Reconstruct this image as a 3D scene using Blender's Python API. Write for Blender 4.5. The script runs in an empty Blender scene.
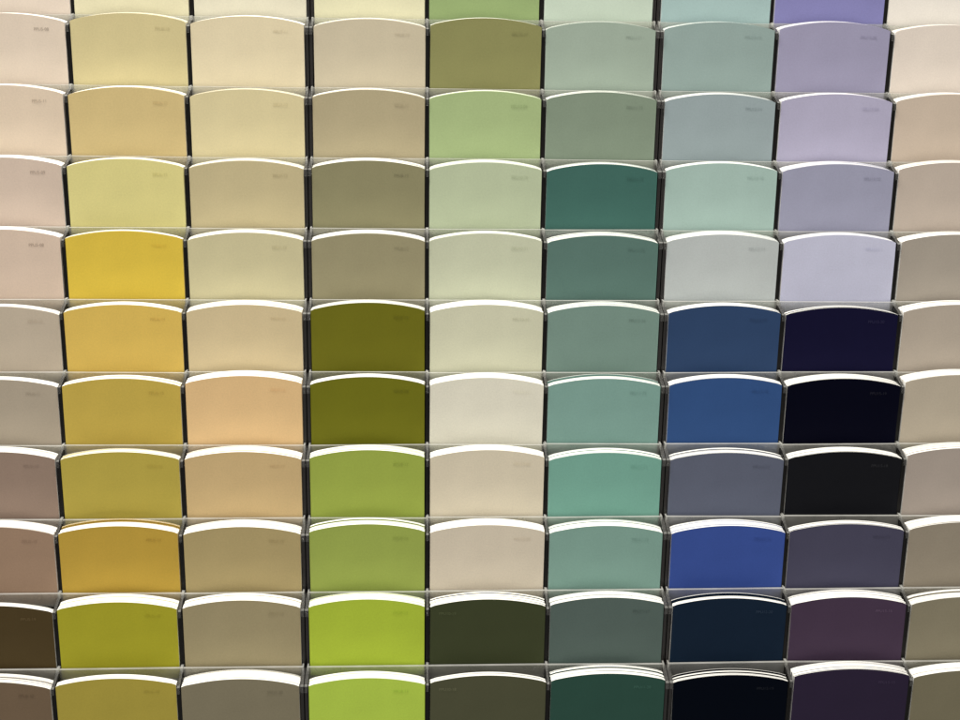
import bpy, math, random
from mathutils import Vector, Matrix
random.seed(7)
S = bpy.context.scene
COL = S.collection
MM = 0.001

# ---------------------------------------------------------------- dimensions (mm)
PX, PZ = 80.0, 48.55            # pitch of the pockets
TH = math.radians(21.5)         # the cards lean forward at the top
CT, ST = math.cos(TH), math.sin(TH)
CARD_W, SAG, H = 76.4, 5.0, 50.0    # width, rise of the arched top, height below the corners
NR, NC = 11, 9
WIDE = {3: 2.6, 6: 2.6}         # gaps where two racks meet
BX = {0: 0, 1: 0, 2: 0, 3: .6, 4: .6, 5: -.5, 6: -.8, 7: 0, 8: .4, 9: .2}   # boundary offsets

# displayed colour of each card (sRGB), row by row, and its name
CARDS = [
 [((231,212,190),'pale peach'),((235,224,181),'pale cream'),((237,227,196),'ivory'),((235,227,184),'light butter cream'),((155,174,115),'sage grass green'),((198,210,187),'pale mint grey'),((166,189,182),'pale aqua grey'),((134,130,176),'periwinkle violet'),((236,226,209),'off white')],
 [((225,206,182),'light beige'),((214,198,145),'soft straw yellow'),((225,209,170),'pale sand'),((205,191,160),'warm taupe beige'),((140,138,88),'dark olive green'),((158,172,153),'grey sage green'),((147,164,155),'muted grey teal'),((155,150,171),'greyish lavender'),((223,208,191),'pale oatmeal')],
 [((223,202,174),'warm light beige'),((207,184,126),'wheat gold'),((217,201,154),'light khaki cream'),((179,165,130),'medium taupe beige'),((166,183,128),'light leaf green'),((130,143,121),'dull sage green'),((150,162,160),'cool blue grey'),((175,168,187),'pale pinkish lilac'),((197,178,157),'sandy tan')],
 [((209,188,167),'dusty rose beige'),((209,198,129),'pale lemon yellow'),((195,179,136),'dull khaki tan'),((141,134,100),'khaki brown'),((182,190,154),'pale celery green'),((66,103,92),'deep pine teal'),((163,184,172),'soft seafoam'),((152,150,167),'silvery lavender grey'),((185,170,153),'greige')],
 [((205,182,160),'pinkish beige'),((214,184,69),'bright golden yellow'),((201,191,148),'pale khaki'),((149,140,107),'stone khaki'),((196,198,167),'very pale celery'),((89,115,105),'dark grey teal'),((180,184,178),'light silver grey'),((182,180,195),'pale lilac grey'),((161,150,135),'mid greige')],
 [((181,166,144),'muted beige'),((210,176,86),'warm ochre yellow'),((207,187,144),'light tan'),((105,102,29),'deep olive'),((202,199,169),'bone white'),((113,135,122),'muted sage teal'),((47,66,96),'dark slate blue'),((22,20,44),'midnight navy'),((173,160,141),'camel beige')],
 [((166,152,131),'grey beige'),((183,157,72),'mustard olive'),((218,181,129),'peach apricot'),((107,106,29),'olive green'),((217,209,187),'pale pinkish ivory'),((119,151,138),'soft turquoise'),((49,76,119),'royal blue'),((10,10,21),'near black navy'),((173,160,139),'golden tan')],
 [((143,122,105),'taupe brown'),((172,153,68),'yellow olive'),((194,166,118),'sandy apricot'),((148,161,70),'apple green'),((205,193,166),'pinkish cream'),((112,157,138),'sea green'),((88,92,105),'slate grey'),((22,22,25),'black'),((157,144,131),'warm grey')],
 [((143,117,95),'dusty rose brown'),((180,147,61),'deep ochre'),((165,146,101),'dark khaki beige'),((146,159,75),'moss green'),((199,186,162),'parchment beige'),((119,149,135),'grey seafoam green'),((53,72,131),'cobalt blue'),((68,66,81),'dark purplish grey'),((136,125,107),'mushroom brown')],
 [((71,58,36),'dark chocolate brown'),((151,144,41),'acid mustard green'),((149,136,102),'drab khaki'),((160,177,57),'bright lime green'),((56,60,39),'dark forest olive'),((79,92,85),'charcoal green'),((21,32,45),'inky blue black'),((65,51,66),'dark plum'),((125,117,95),'olive taupe')],
 [((101,84,65),'cocoa brown'),((149,134,57),'dull mustard'),((114,106,85),'grey khaki brown'),((158,179,68),'fresh lime green'),((70,70,51),'army green'),((41,67,56),'dark bottle green'),((4,10,16),'blackest navy'),((40,32,47),'dark aubergine'),((104,97,77),'dark olive taupe')],
]
# reflectance of each card's paint (linear), matched to the colours above under the shop light
ALB = [[[0.655,0.5676,0.49],[0.6622,0.6224,0.433],[0.6432,0.6125,0.4894],[0.6467,0.6254,0.4351],[0.2668,0.3604,0.1584],[0.4986,0.5919,0.5037],[0.3305,0.459,0.463],[0.2132,0.2088,0.4414],[0.7563,0.7159,0.6657]],[[0.7299,0.6232,0.5186],[0.633,0.5523,0.3016],[0.7324,0.645,0.4477],[0.5785,0.5151,0.3825],[0.2586,0.2585,0.1056],[0.3372,0.4187,0.3537],[0.2917,0.3869,0.3747],[0.3376,0.3241,0.4717],[0.7532,0.6738,0.6055]],[[0.7603,0.6318,0.4988],[0.6603,0.523,0.2516],[0.7086,0.6258,0.3755],[0.4529,0.393,0.2516],[0.3928,0.5042,0.2494],[0.2353,0.3019,0.2302],[0.3288,0.4043,0.4303],[0.4525,0.4335,0.5975],[0.5991,0.5,0.411]],[[0.7049,0.5756,0.4839],[0.7784,0.714,0.306],[0.5852,0.5063,0.3022],[0.2844,0.2677,0.1523],[0.5173,0.5951,0.4111],[0.0548,0.1508,0.1297],[0.4041,0.5567,0.5181],[0.3593,0.3658,0.5026],[0.5495,0.4719,0.4095]],[[0.7744,0.6217,0.5082],[0.8066,0.5945,0.0783],[0.6624,0.6106,0.3805],[0.3547,0.3229,0.1973],[0.6205,0.6563,0.4906],[0.1131,0.2081,0.1832],[0.5521,0.6004,0.6093],[0.6253,0.6385,0.8224],[0.4243,0.3788,0.3262]],[[0.6201,0.5327,0.4229],[0.8319,0.585,0.1364],[0.747,0.6167,0.3774],[0.1798,0.1748,0.012],[0.7251,0.7298,0.5512],[0.2189,0.3362,0.2939],[0.0312,0.0686,0.1666],[0.0073,0.0066,0.0329],[0.5088,0.4432,0.3725]],[[0.5048,0.4349,0.3428],[0.6607,0.4928,0.0981],[0.8873,0.6174,0.3167],[0.1905,0.192,0.0116],[0.9,0.8764,0.7454],[0.2526,0.4396,0.3935],[0.0374,0.0996,0.2858],[0.0009,0.0012,0.0087],[0.5499,0.4832,0.3842]],[[0.3718,0.2712,0.2158],[0.5902,0.4787,0.0907],[0.7269,0.536,0.275],[0.41,0.5106,0.0926],[0.8208,0.7424,0.5824],[0.2252,0.4869,0.4014],[0.134,0.1524,0.2207],[0.0097,0.0103,0.0136],[0.4732,0.4085,0.3622]],[[0.4405,0.2975,0.2066],[0.6419,0.4285,0.0693],[0.5271,0.4221,0.2053],[0.407,0.5071,0.1101],[0.823,0.7363,0.5954],[0.2674,0.4536,0.3945],[0.0517,0.1052,0.4139],[0.0776,0.0758,0.131],[0.3618,0.3133,0.2452]],[[0.0917,0.062,0.0228],[0.5123,0.4835,0.0352],[0.4431,0.3768,0.2212],[0.5403,0.6984,0.064],[0.0606,0.0727,0.0309],[0.1162,0.1668,0.1521],[0.0096,0.0222,0.0472],[0.0759,0.0466,0.089],[0.3052,0.2731,0.1907]],[[0.2379,0.167,0.105],[0.5567,0.4574,0.0794],[0.307,0.2727,0.1831],[0.6214,0.8525,0.1117],[0.1059,0.1096,0.0604],[0.0335,0.0985,0.0749],[0.0004,0.0022,0.0075],[0.0306,0.0199,0.0516],[0.2469,0.2222,0.1435]]]

# vertical offset (mm) of each stack, rows 1..10 per column, read from its height in the pocket
DY = [[.6,.2,.2,.6,-1.9,-1.3,.3,.4,-1.5,-1.2],[1.6,-.3,-.2,0,-.4,-.6,.1,.7,.4,.5],[.6,-.8,-.9,-.6,-.2,1.3,0,-.3,1.0,-.9],
 [-.3,-.4,0,-.8,1.4,.6,1.0,1.2,1.1,-1.1],[1.2,-.6,-.7,-.4,.2,0,.8,.2,.5,0],[-.4,-.4,-1.4,-1.4,-.2,-.6,-1.3,-.8,1.2,.5],
 [.5,-1.0,-.2,-.3,0,0,-1.5,-1.2,0,-1.4],[1.4,-.2,-.2,-.2,-1.1,-.6,-1.0,-.3,.1,2.1],[.4,.4,1.5,.4,1.0,2.0,1.4,.6,-.4,.2]]
# how full each pocket is: list of (gap before, thickness) groups of cards from the front (mm)
D = [(0, 12)]
FILL = {
 1: [[(0,11)],[(0,12)],[(0,13)],[(0,13)],[(0,12)],[(0,10)],[(0,12)],[(0,12)],[(0,12)]],
 2: [[(0,10)],[(0,13)],[(0,10)],[(0,12)],[(0,9)],[(0,12)],[(0,10)],[(0,10)],[(0,12)]],
 3: [[(0,11)],[(0,9)],[(0,11)],[(0,13)],[(0,11)],[(0,10)],[(0,9)],[(0,13)],[(0,11)]],
 4: [[(0,11)],[(0,5)],[(0,12)],[(0,12)],[(0,10)],[(0,13)],[(0,12)],[(0,10)],[(0,12)]],
 5: [[(0,7)],[(0,9)],[(0,13.5)],[(0,9.5)],[(0,13.5)],[(0,11.5)],[(0,10)],[(0,2.2),(1.6,2.2)],[(0,13)]],
 6: [[(0,7.5)],[(0,8)],[(0,12.5)],[(0,8)],[(0,12)],[(0,6),(2.6,.5)],[(0,9)],[(0,12)],[(0,13)]],
 7: [[(0,11.5)],[(0,8)],[(0,13.5)],[(0,11.5)],[(0,4.2),(.9,6)],[(0,5.5),(1.3,3)],[(0,7.5),(1.0,2)],[(0,11)],[(0,13.5)]],
 8: [[(0,13)],[(0,8.2),(2.2,.5)],[(0,13.5)],[(0,8),(.9,2.2)],[(0,13.5)],[(0,8),(.8,3)],[(0,8.5),(.7,3)],[(0,6.5)],[(0,13.5)]],
 9: [[(0,6)],[(0,13.5)],[(0,13)],[(0,12)],[(0,9),(.7,2)],[(0,12)],[(0,4.3),(2.0,.6)],[(0,13.7)],[(0,8.5),(.7,3)]],
 10:[[(0,6.5),(.6,5)],[(0,6.5)],[(0,14)],[(0,11)],[(0,6)],[(0,8.5),(.8,2.5)],[(0,3.2),(1.4,1.6),(1.2,.5)],[(0,12)],[(0,13)]],
}
# the printed code in the corner of every card
PRE = ['PPU5','PPU6','PPU7','PPU8','PPU10','PPU11','PPU12','PPU15','PPU18']
NUM = [['07','09','08','07','18','10','12','04','09'],['08','10','11','10','17','11','13','08','10'],['11','11','12','11','09','12','14','09','11'],
 ['09','12','13','12','10','19','10','10','12'],['08','13','14','13','11','18','14','11','13'],['10','14','15','19','10','16','19','20','14'],
 ['11','15','16','20','12','15','18','19','15'],['12','16','17','17','08','14','17','18','16'],['13','17','18','16','09','13','16','17','17'],
 ['19','18','19','15','19','17','20','16','18'],['18','19','20','14','18','20','19','15','19']]

# ---------------------------------------------------------------- materials
def lin(c):
    c = c/255.
    return c/12.92 if c <= .04045 else ((c+.055)/1.055)**2.4
def nodes(name):
    m = bpy.data.materials.new(name); m.use_nodes = True
    nt = m.node_tree
    return m, nt, nt.nodes['Principled BSDF']
def paper_face(name, rgb):
    """painted face of a colour card: satin emulsion with faint roller mottling and grain"""
    m, nt, b = nodes(name)
    tc = nt.nodes.new('ShaderNodeTexCoord')
    n1 = nt.nodes.new('ShaderNodeTexNoise'); n1.inputs['Scale'].default_value = 45; n1.inputs['Detail'].default_value = 3
    n2 = nt.nodes.new('ShaderNodeTexNoise'); n2.inputs['Scale'].default_value = 900; n2.inputs['Detail'].default_value = 2
    nt.links.new(tc.outputs['Object'], n1.inputs['Vector']); nt.links.new(tc.outputs['Object'], n2.inputs['Vector'])
    ad = nt.nodes.new('ShaderNodeMath'); ad.operation = 'ADD'
    nt.links.new(n1.outputs['Fac'], ad.inputs[0]); nt.links.new(n2.outputs['Fac'], ad.inputs[1])
    mr = nt.nodes.new('ShaderNodeMapRange'); mr.inputs['From Min'].default_value = .6; mr.inputs['From Max'].default_value = 1.4
    mr.inputs['To Min'].default_value = .93; mr.inputs['To Max'].default_value = 1.07
    nt.links.new(ad.outputs[0], mr.inputs['Value'])
    vm = nt.nodes.new('ShaderNodeVectorMath'); vm.operation = 'SCALE'
    vm.inputs[0].default_value = rgb
    nt.links.new(mr.outputs['Result'], vm.inputs['Scale'])
    nt.links.new(vm.outputs[0], b.inputs['Base Color'])
    b.inputs['Roughness'].default_value = .55
    b.inputs['Specular IOR Level'].default_value = .12 if sum(rgb)>.1 else .05
    bp = nt.nodes.new('ShaderNodeBump'); bp.inputs['Strength'].default_value = .12; bp.inputs['Distance'].default_value = .0003
    nt.links.new(n2.outputs['Fac'], bp.inputs['Height']); nt.links.new(bp.outputs['Normal'], b.inputs['Normal'])
    return m
def paper_edge():
    """cut white paper edge with fine streaks along the stack"""
    m, nt, b = nodes('cut_paper_edge')
    tc = nt.nodes.new('ShaderNodeTexCoord')
    mp = nt.nodes.new('ShaderNodeMapping'); mp.inputs['Scale'].default_value = (6, 1500, 300)
    nz = nt.nodes.new('ShaderNodeTexNoise'); nz.inputs['Scale'].default_value = 1; nz.inputs['Detail'].default_value = 2
    nt.links.new(tc.outputs['Object'], mp.inputs[0]); nt.links.new(mp.outputs[0], nz.inputs['Vector'])
    cr = nt.nodes.new('ShaderNodeValToRGB')
    cr.color_ramp.elements[0].position = .3; cr.color_ramp.elements[0].color = (.68,.67,.64,1)
    cr.color_ramp.elements[1].position = .55; cr.color_ramp.elements[1].color = (.84,.84,.81,1)
    nt.links.new(nz.outputs['Fac'], cr.inputs[0]); nt.links.new(cr.outputs[0], b.inputs['Base Color'])
    b.inputs['Roughness'].default_value = .85; b.inputs['Specular IOR Level'].default_value = .1
    return m
EDGE = paper_edge()
def plain(name, rgb, rough, spec=.5, noise=0):
    m, nt, b = nodes(name)
    b.inputs['Roughness'].default_value = rough; b.inputs['Specular IOR Level'].default_value = spec
    if noise:
        nz = nt.nodes.new('ShaderNodeTexNoise'); nz.inputs['Scale'].default_value = noise
        mx = nt.nodes.new('ShaderNodeMix'); mx.data_type = 'RGBA'
        mx.inputs[6].default_value = (*[c*.7 for c in rgb],1); mx.inputs[7].default_value = (*[c*1.3 for c in rgb],1)
        nt.links.new(nz.outputs['Fac'], mx.inputs[0]); nt.links.new(mx.outputs[2], b.inputs['Base Color'])
    else: b.inputs['Base Color'].default_value = (*rgb,1)
    return m
BLACK = plain('black_plastic', (.004,.0035,.003), .4, .25, 300)
SMOKE = plain('smoked_plastic', (.016,.014,.013), .25, .5, 300)
def acrylic(name, tint, haze, hazecol):
    """thin clear sheet: mostly see-through, mirror-like at grazing angles, white haze painted in for reflections and edge glints"""
    m = bpy.data.materials.new(name); m.use_nodes = True; nt = m.node_tree; nt.nodes.clear()
    out = nt.nodes.new('ShaderNodeOutputMaterial')
    tr = nt.nodes.new('ShaderNodeBsdfTransparent'); tr.inputs[0].default_value = (*tint,1)
    gl = nt.nodes.new('ShaderNodeBsdfGlossy'); gl.inputs['Roughness'].default_value = .12
    df = nt.nodes.new('ShaderNodeBsdfDiffuse'); df.inputs[0].default_value = (*hazecol,1)
    fr = nt.nodes.new('ShaderNodeFresnel'); fr.inputs['IOR'].default_value = 1.49
    nz = nt.nodes.new('ShaderNodeTexNoise'); nz.inputs['Scale'].default_value = 60; nz.inputs['Detail'].default_value = 2
    tc = nt.nodes.new('ShaderNodeTexCoord'); nt.links.new(tc.outputs['Object'], nz.inputs['Vector'])
    mr = nt.nodes.new('ShaderNodeMapRange'); mr.inputs['From Min'].default_value=.35; mr.inputs['From Max'].default_value=.7
    mr.inputs['To Min'].default_value=haze*.85; mr.inputs['To Max'].default_value=haze*1.15
    nt.links.new(nz.outputs['Fac'], mr.inputs['Value'])
    bp = nt.nodes.new('ShaderNodeBump'); bp.inputs['Strength'].default_value=.3; bp.inputs['Distance'].default_value=.0008
    nt.links.new(nz.outputs['Fac'], bp.inputs['Height']); nt.links.new(bp.outputs[0], gl.inputs['Normal'])
    m1 = nt.nodes.new('ShaderNodeMixShader'); m2 = nt.nodes.new('ShaderNodeMixShader')
    nt.links.new(fr.outputs[0], m1.inputs[0]); nt.links.new(tr.outputs[0], m1.inputs[1]); nt.links.new(gl.outputs[0], m1.inputs[2])
    nt.links.new(mr.outputs[0], m2.inputs[0]); tl = nt.nodes.new('ShaderNodeBsdfTranslucent'); tl.inputs[0].default_value = (*hazecol,1)
    m3 = nt.nodes.new('ShaderNodeMixShader'); m3.inputs[0].default_value = .5
    nt.links.new(df.outputs[0], m3.inputs[1]); nt.links.new(tl.outputs[0], m3.inputs[2])
    nt.links.new(m1.outputs[0], m2.inputs[1]); nt.links.new(m3.outputs[0], m2.inputs[2])
    nt.links.new(m2.outputs[0], out.inputs[0])
    return m
CLEAR = acrylic('clear_acrylic', (.93,.94,.92), .30, (.8,.79,.75))  # haze paints in the grey reflection of the lit card edges below
STEPCUT = acrylic('clear_step_edge', (.85,.86,.85), .28, (.85,.85,.82))  # weaker painted glint for the edges of the steps
STEP = acrylic('clear_acrylic_step', (.9,.9,.9), .035, (.8,.79,.75))
CUT = acrylic('acrylic_edge_glint', (.9,.92,.9), .62, (.88,.88,.85))  # strong white haze paints the glint along the lip edges

# ---------------------------------------------------------------- mesh helpers
class MB:
    def __init__(s): s.v=[]; s.f=[]; s.m=[]
    def add(s, verts, faces, mats):
        o=len(s.v); s.v += [tuple(c*MM for c in p) for p in verts]
        s.f += [tuple(i+o for i in f) for f in faces]; s.m += mats
    def prism_yz(s, x0, x1, poly, mat=0, front=None):
        """polygon in (y,z) extruded in x; front = {edge index: material}"""
        n=len(poly)
        vs=[(x0,y,z) for y,z in poly]+[(x1,y,z) for y,z in poly]
        fs=[tuple(range(n)), tuple(range(2*n-1,n-1,-1))]; ms=[mat,mat]
        for i in range(n):
            j=(i+1)%n; fs.append((i,i+n,j+n,j)); ms.append((front or {}).get(i,mat))
        s.add(vs,fs,ms)
    def build(s, name, mats, parent=None, loc=None):
        me=bpy.data.meshes.new(name); me.from_pydata(s.v,[],s.f); 
        for m in mats: me.materials.append(m)
        me.polygons.foreach_set('material_index', s.m); me.update()
        sharp=True
        import bmesh
        b=bmesh.new(); b.from_mesh(me); bmesh.ops.recalc_face_normals(b, faces=b.faces); b.to_mesh(me); b.free()
        me.set_sharp_from_angle(angle=math.radians(35))
        o=bpy.data.objects.new(name, me); COL.objects.link(o)
        if parent: o.parent=parent
        if loc: o.location=loc
        return o
def card_solid(mb, y0, t, w, du=0, dv=0, sag=SAG, bow=0, rot=0, face=0, edge=1, n=28, lean=0, curl=(0,0)):
    """an arched card (or pressed block of cards), local x across, z up, front at y=y0, thickness t back"""
    vs=[]; rows=4
    def off(x, z):
        u=x/(w/2)
        k = max(0,(z+12)/12)
        c = (curl[1] if u>0 else curl[0])*max(0,abs(u)-.8)/.2*k*k
        return bow*(u*u-.4)*(.5+.5*(z+H)/H) + lean*(z+H)/H + c
    r=(w*w/4+sag*sag)/(2*sag)
    cr, sr = math.cos(rot), math.sin(rot)
    for s_ in (0,1):
        for j in range(rows+1):
            for i in range(n+1):
                x=-w/2+w*i/n
                top=math.sqrt(r*r-x*x)-(r-sag)
                e=min(i,n-i)
                if e==0: top-=.45
                z=-H+(top+H)*j/rows
                y=y0+s_*t+off(x,z)
                X=cr*x-sr*(z+H)+du; Z=sr*x+cr*(z+H)-H+dv
                vs.append((X,y,Z))
    N=(n+1)*(rows+1); fs=[]; ms=[]
    idx=lambda s_,j,i: s_*N+j*(n+1)+i
    for j in range(rows):
        for i in range(n):
            fs.append((idx(0,j,i),idx(0,j,i+1),idx(0,j+1,i+1),idx(0,j+1,i))); ms.append(face)
            fs.append((idx(1,j,i),idx(1,j+1,i),idx(1,j+1,i+1),idx(1,j,i+1))); ms.append(edge)
    for i in range(n):
        fs.append((idx(0,rows,i),idx(0,rows,i+1),idx(1,rows,i+1),idx(1,rows,i))); ms.append(edge)
        fs.append((idx(0,0,i),idx(1,0,i),idx(1,0,i+1),idx(0,0,i+1))); ms.append(edge)
    for j in range(rows):
        for i in (0,n):
            fs.append((idx(0,j,i),idx(0,j+1,i),idx(1,j+1,i),idx(1,j,i))); ms.append(edge)
    mb.add(vs,fs,ms)

# ---------------------------------------------------------------- geometry of the rack
def bound(i): return (i-4.5)*PX+BX[i]
def rowz(r): return -(r-5.5)*PZ-4.65
ORD=['top','second','third','fourth','fifth','sixth','seventh','eighth','ninth','tenth','bottom']
CRD=['leftmost','second','third','fourth','middle','sixth','seventh','eighth','rightmost']
TILT = Matrix.Rotation(-0.0,3,'X')
FS = .0028
def text_mesh(txt, name, mat, parent, x, y, z):
    cu=bpy.data.curves.new(name,'FONT'); cu.body=txt; cu.size=FS; cu.align_x='LEFT'; cu.space_character=1.0
    ob=bpy.data.objects.new(name,cu); COL.objects.link(ob)
    dg=bpy.context.evaluated_depsgraph_get(); dg.update()
    me=bpy.data.meshes.new_from_object(ob.evaluated_get(dg)); bpy.data.objects.remove(ob); bpy.data.curves.remove(cu)
    me.materials.clear(); me.materials.append(mat)
    for p in me.polygons: p.material_index=0
    o=bpy.data.objects.new(name,me); COL.objects.link(o); o.parent=parent
    o.location=(x*MM,y*MM,z*MM); o.rotation_euler=(math.pi/2,0,0)
    return o

for r in range(NR):
    for c in range(NC):
        rgb,cname=CARDS[r][c]
        L=[lin(v) for v in rgb]
        alb = ALB[r][c] if ALB else [min(.85,max(.002,v*1.0)) for v in L]
        gl=(bound(c)+ (WIDE.get(c,0)/2)); gr=(bound(c+1)-(WIDE.get(c+1,0)/2))
        xc=(gl+gr)/2; w=gr-gl-3.5
        dv=DY[c][r-1] if r>=1 else random.uniform(-.5,.5)
        rnd=random.Random(r*100+c)
        root=bpy.data.objects.new('paint_card_stack',None); COL.objects.link(root)
        root.empty_display_size=.02
        # origin at the foot of the stack in its pocket
        root.location=((xc+rnd.uniform(-.25,.25))*MM,(H*ST)*MM,(rowz(r)-H*CT)*MM)
        root.rotation_euler=(TH,rnd.uniform(-.004,.004),rnd.uniform(-.009,.009))
        cc='' if c in (0,4,8) else ' from the left'
        art='middle' if c==4 else CRD[c]
        rown=ORD[r]
        root['label']=f"{cname} paint sample cards, {rown} row, {art} column{cc}"
        root['category']='paint cards'; root['group']='stacks of paint sample cards in the rack'
        fm=paper_face('card_paint_'+cname.replace(' ','_'), alb)
        groups=FILL[r][c] if r in FILL else [(0,12)]
        # local frame: z=0 at the foot -> corners at z=H
        def shift(mb): mb.v=[(x,y,z+H*MM) for x,y,z in mb.v]
        mb=MB(); bow=rnd.uniform(-.5,.25)
        curl=(rnd.choice([0,0,0,.3]),rnd.choice([0,0,.3,.5]))
        card_solid(mb,0,.35,w,dv=dv,bow=bow,curl=curl); shift(mb)
        fc=mb.build('front_card',[fm,EDGE],root)
        for p in fc.data.polygons: p.use_smooth = (p.material_index==0)
        # printed code
        big=sum(L)/3
        k = (rnd.uniform(.82,.94) if c or r>4 else .58) if big>.06 else 1.9
        ink=[min(1,(a*k+(.0 if k<1 else .012))) for a in alb]
        im=plain('printing_ink',ink,.6,.2)
        code=PRE[c]+'-'+NUM[r][c]
        tx = w/2-20.5 if not (c==4 and r>=9) else -w/2+5.5
        text_mesh(code,'printed_code',im,fc,tx,-.22-max(0,-bow)*.3+ (bow*.1),H+dv-5.6-rnd.uniform(0,.6))
        # the cards behind the front one
        y=.42; first=True; gi=0
        if r>=7: groups=[(g,t*.9 if t>3 else t) for g,t in groups]
        for g,t in groups:
            pm=MB(); y+=g; end=y+t-(.42 if first else 0)
            gdv=dv+rnd.uniform(-.3,.1) if first else dv+rnd.uniform(-.2,.5)+ (0.6 if t<1 else 0)
            if not first: pass
            while y<end-.12:
                tt=min(rnd.choice([.35,.7,1.1,1.6,2.2]), end-y)
                card_solid(pm,y,tt-.03,w,du=rnd.uniform(-.25,.25),dv=gdv+rnd.uniform(-.22,.22),bow=bow*.6,rot=rnd.uniform(-.0016,.0016),n=20)
                y+=tt+ (0.0 if rnd.random()<.75 else .10)
            if pm.v:
                shift(pm); pm.build('back_cards',[fm,EDGE],root)
            first=False; gi+=1

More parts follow.
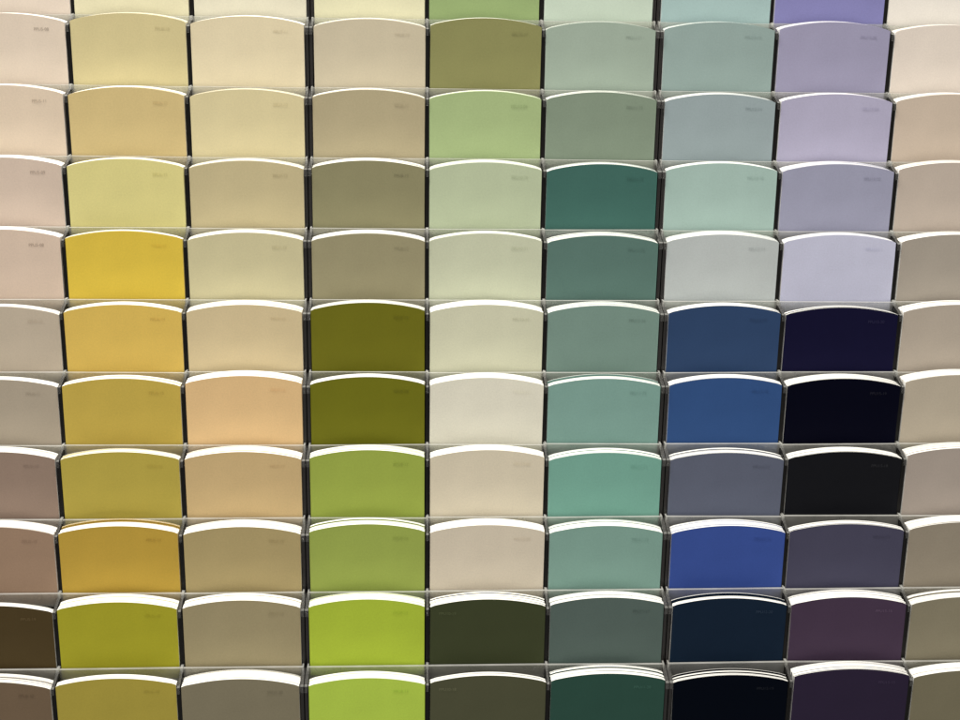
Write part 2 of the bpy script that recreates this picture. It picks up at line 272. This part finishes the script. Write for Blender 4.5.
# ---------------------------------------------------------------- clear racks: each three pockets wide
RN=['left','middle','right']
for k in range(3):
    c0=3*k
    rk=bpy.data.objects.new('acrylic_card_rack',None); COL.objects.link(rk)
    z0=rowz(NR-1)-H*CT-12
    rk.location=(bound(c0)*MM+ .12,20*MM,z0*MM); rk.empty_display_size=.05
    rk['label']=f"clear acrylic rack with black dividers holding the {['three leftmost','three central','three rightmost'][k]} columns of cards"
    rk['category']='card rack'; rk['group']='acrylic racks side by side'
    inv=Matrix.Translation(Vector(rk.location)).inverted()
    def place(o): o.matrix_parent_inverse=inv
    # dividers
    for j in range(4):
        b=c0+j; x=bound(b); wide=b in WIDE
        edge_side = (j==0) or (j==3)
        if wide:
            half=(3.5+WIDE[b])/2
            x0,x1=( x+.35, x+half-.7) if j==0 else (x-half+.7, x-.35)
        elif b in (0,9):
            x0,x1=(x-1,x+1)
        else: x0,x1=x-1.25,x+1.25
        d=MB()
        for r in range(NR):
            zt=rowz(r)-1.0; rec=1.5
            top=(rec,zt); bot=(rec+42*ST, rowz(r)-42*CT)
            znext=rowz(r+1)-1.0
            poly=[(rec+.0,zt),(bot[0],bot[1]),(rec,znext),(40,znext),(40,zt)]
            d.prism_yz(x0,x1,poly)
        # one continuous plate: outline rather than stacked prisms
        d=MB(); poly=[(40,rowz(0)+8),(rec,rowz(0)+8)]
        for r in range(NR):
            poly.append((rec,rowz(r)-1.0)); poly.append((rec+42*ST,rowz(r)-42*CT))
        zb=rowz(NR-1)-H*CT-10
        poly += [(rec+42*ST,zb),(40,zb)]
        d.prism_yz(x0,x1,poly)
        o=d.build('divider',[SMOKE if wide else BLACK],rk); place(o)
    # lips, one to a pocket, and the small clear steps at the dividers
    for j in range(3):
        c=c0+j
        gl=(bound(c)+ (WIDE.get(c,0)/2)); gr=(bound(c+1)-(WIDE.get(c+1,0)/2))
        for r in range(NR):
            rn=random.Random(1000+r*10+c)
            zc=rowz(r)+rn.uniform(-.3,.3)
            a=41.0; t=2.2; hgt=9.0
            # along the card: v down from the corner, n out of the face
            def P(v,n): return (v*ST - n*CT, zc - v*CT - n*ST)
            m=MB()
            x0,x1=gl+.9,gr-.9
            m.prism_yz(x0,x1,[P(a,1.2),P(a,1.2+t),P(a+hgt,1.2+t),P(a+hgt+2,0.2),P(a+hgt+2,-15),P(a+hgt+.4,-15),P(a+hgt+.4,.9),P(a+hgt-.4,1.2)],0,{0:1,1:0})
            # upright ends of the lip
            for xa,xb in ((x0-1.05,x0-.02),(x1+.02,x1+1.05)):
                m.prism_yz(xa,xb,[P(a-.4,-2),P(a-.4,1.2+t+.6),P(a+hgt+1,1.2+t+.6),P(a+hgt+1,-2)],0,{0:1,1:1})
            sl=rn.uniform(-.006,.006); xm=(x0+x1)/2*MM
            m.v=[(vx,vy,vz+(vx-xm)*sl) for vx,vy,vz in m.v]
            o=m.build('front_lip',[CLEAR,CUT],rk); place(o)
            # step that carries the next row forward beside its corner
            if r<NR-1:
                for xa,xb in ((x0-1.0,x0-.2),(x1+.2,x1+1.0)):
                    pass
    for j in range(4):
        b=c0+j; x=bound(b); wide=b in WIDE
        for r in range(NR-1):
            zn=rowz(r+1)
            if wide:
                half=(3.5+WIDE[b])/2
                xa,xb=(x+.3,x+half-.6) if j==0 else (x-half+.6,x-.3)
            elif b in (0,9): continue
            else: xa,xb=x-.8,x+.8
            m=MB()
            m.prism_yz(xa,xb,[(12.6,zn+8.8),(.8,zn-.4),(-.4,zn-1.6),(.4,zn-5.5),(1.3,zn-5.5),(1.2,zn-.9),(13.2,zn+8.2)],0,{0:0,1:1,2:0,3:1})
            o=m.build('clear_step',[STEP,STEPCUT],rk); place(o)

# black board the racks hang on
m=MB(); m.prism_yz(-620,620,[(41,520),(49,520),(49,-520),(41,-520)])
w=m.build('backing_wall',[BLACK]); w['kind']='structure'

# ---------------------------------------------------------------- camera
q=(-49.0,-925.61,-89.78); yaw,pit,rol=[math.radians(a) for a in (2.752,4.781,-.188)]
fw=Vector((math.sin(yaw)*math.cos(pit),math.cos(yaw)*math.cos(pit),math.sin(pit)))
rt=Vector((math.cos(yaw),-math.sin(yaw),0)); up=rt.cross(fw)
rt2=math.cos(rol)*rt+math.sin(rol)*up; up2=-math.sin(rol)*rt+math.cos(rol)*up
cam=bpy.data.cameras.new('camera'); co=bpy.data.objects.new('camera',cam); COL.objects.link(co)
M=Matrix((rt2,up2,-fw)).transposed().to_4x4(); M.translation=Vector(q)*MM
co.matrix_world=M; cam.sensor_width=36; cam.lens=36*1400/960; cam.clip_start=.01; cam.clip_end=50
S.camera=co

# ---------------------------------------------------------------- light: shop ceiling panels above and in front
W=bpy.data.worlds.new('World'); S.world=W; W.use_nodes=True
W.node_tree.nodes['Background'].inputs[0].default_value=(1,.96,.9,1); W.node_tree.nodes['Background'].inputs[1].default_value=.41
def lamp(name,loc,tgt,sx,sy,power,col):
    l=bpy.data.lights.new(name,'AREA'); l.shape='RECTANGLE'; l.size=sx; l.size_y=sy; l.energy=power; l.color=col
    o=bpy.data.objects.new(name,l); COL.objects.link(o); o.location=loc
    o.rotation_euler=(Vector(tgt)-Vector(loc)).to_track_quat('-Z','Y').to_euler(); return o
lamp('ceiling_lamp',(-.35,-.68,1.2),(0,0,0),1.8,.4,46,(1,.96,.88))
S.view_settings.view_transform='Standard'; S.view_settings.look='None'; S.view_settings.exposure=0
S.render.engine='CYCLES'
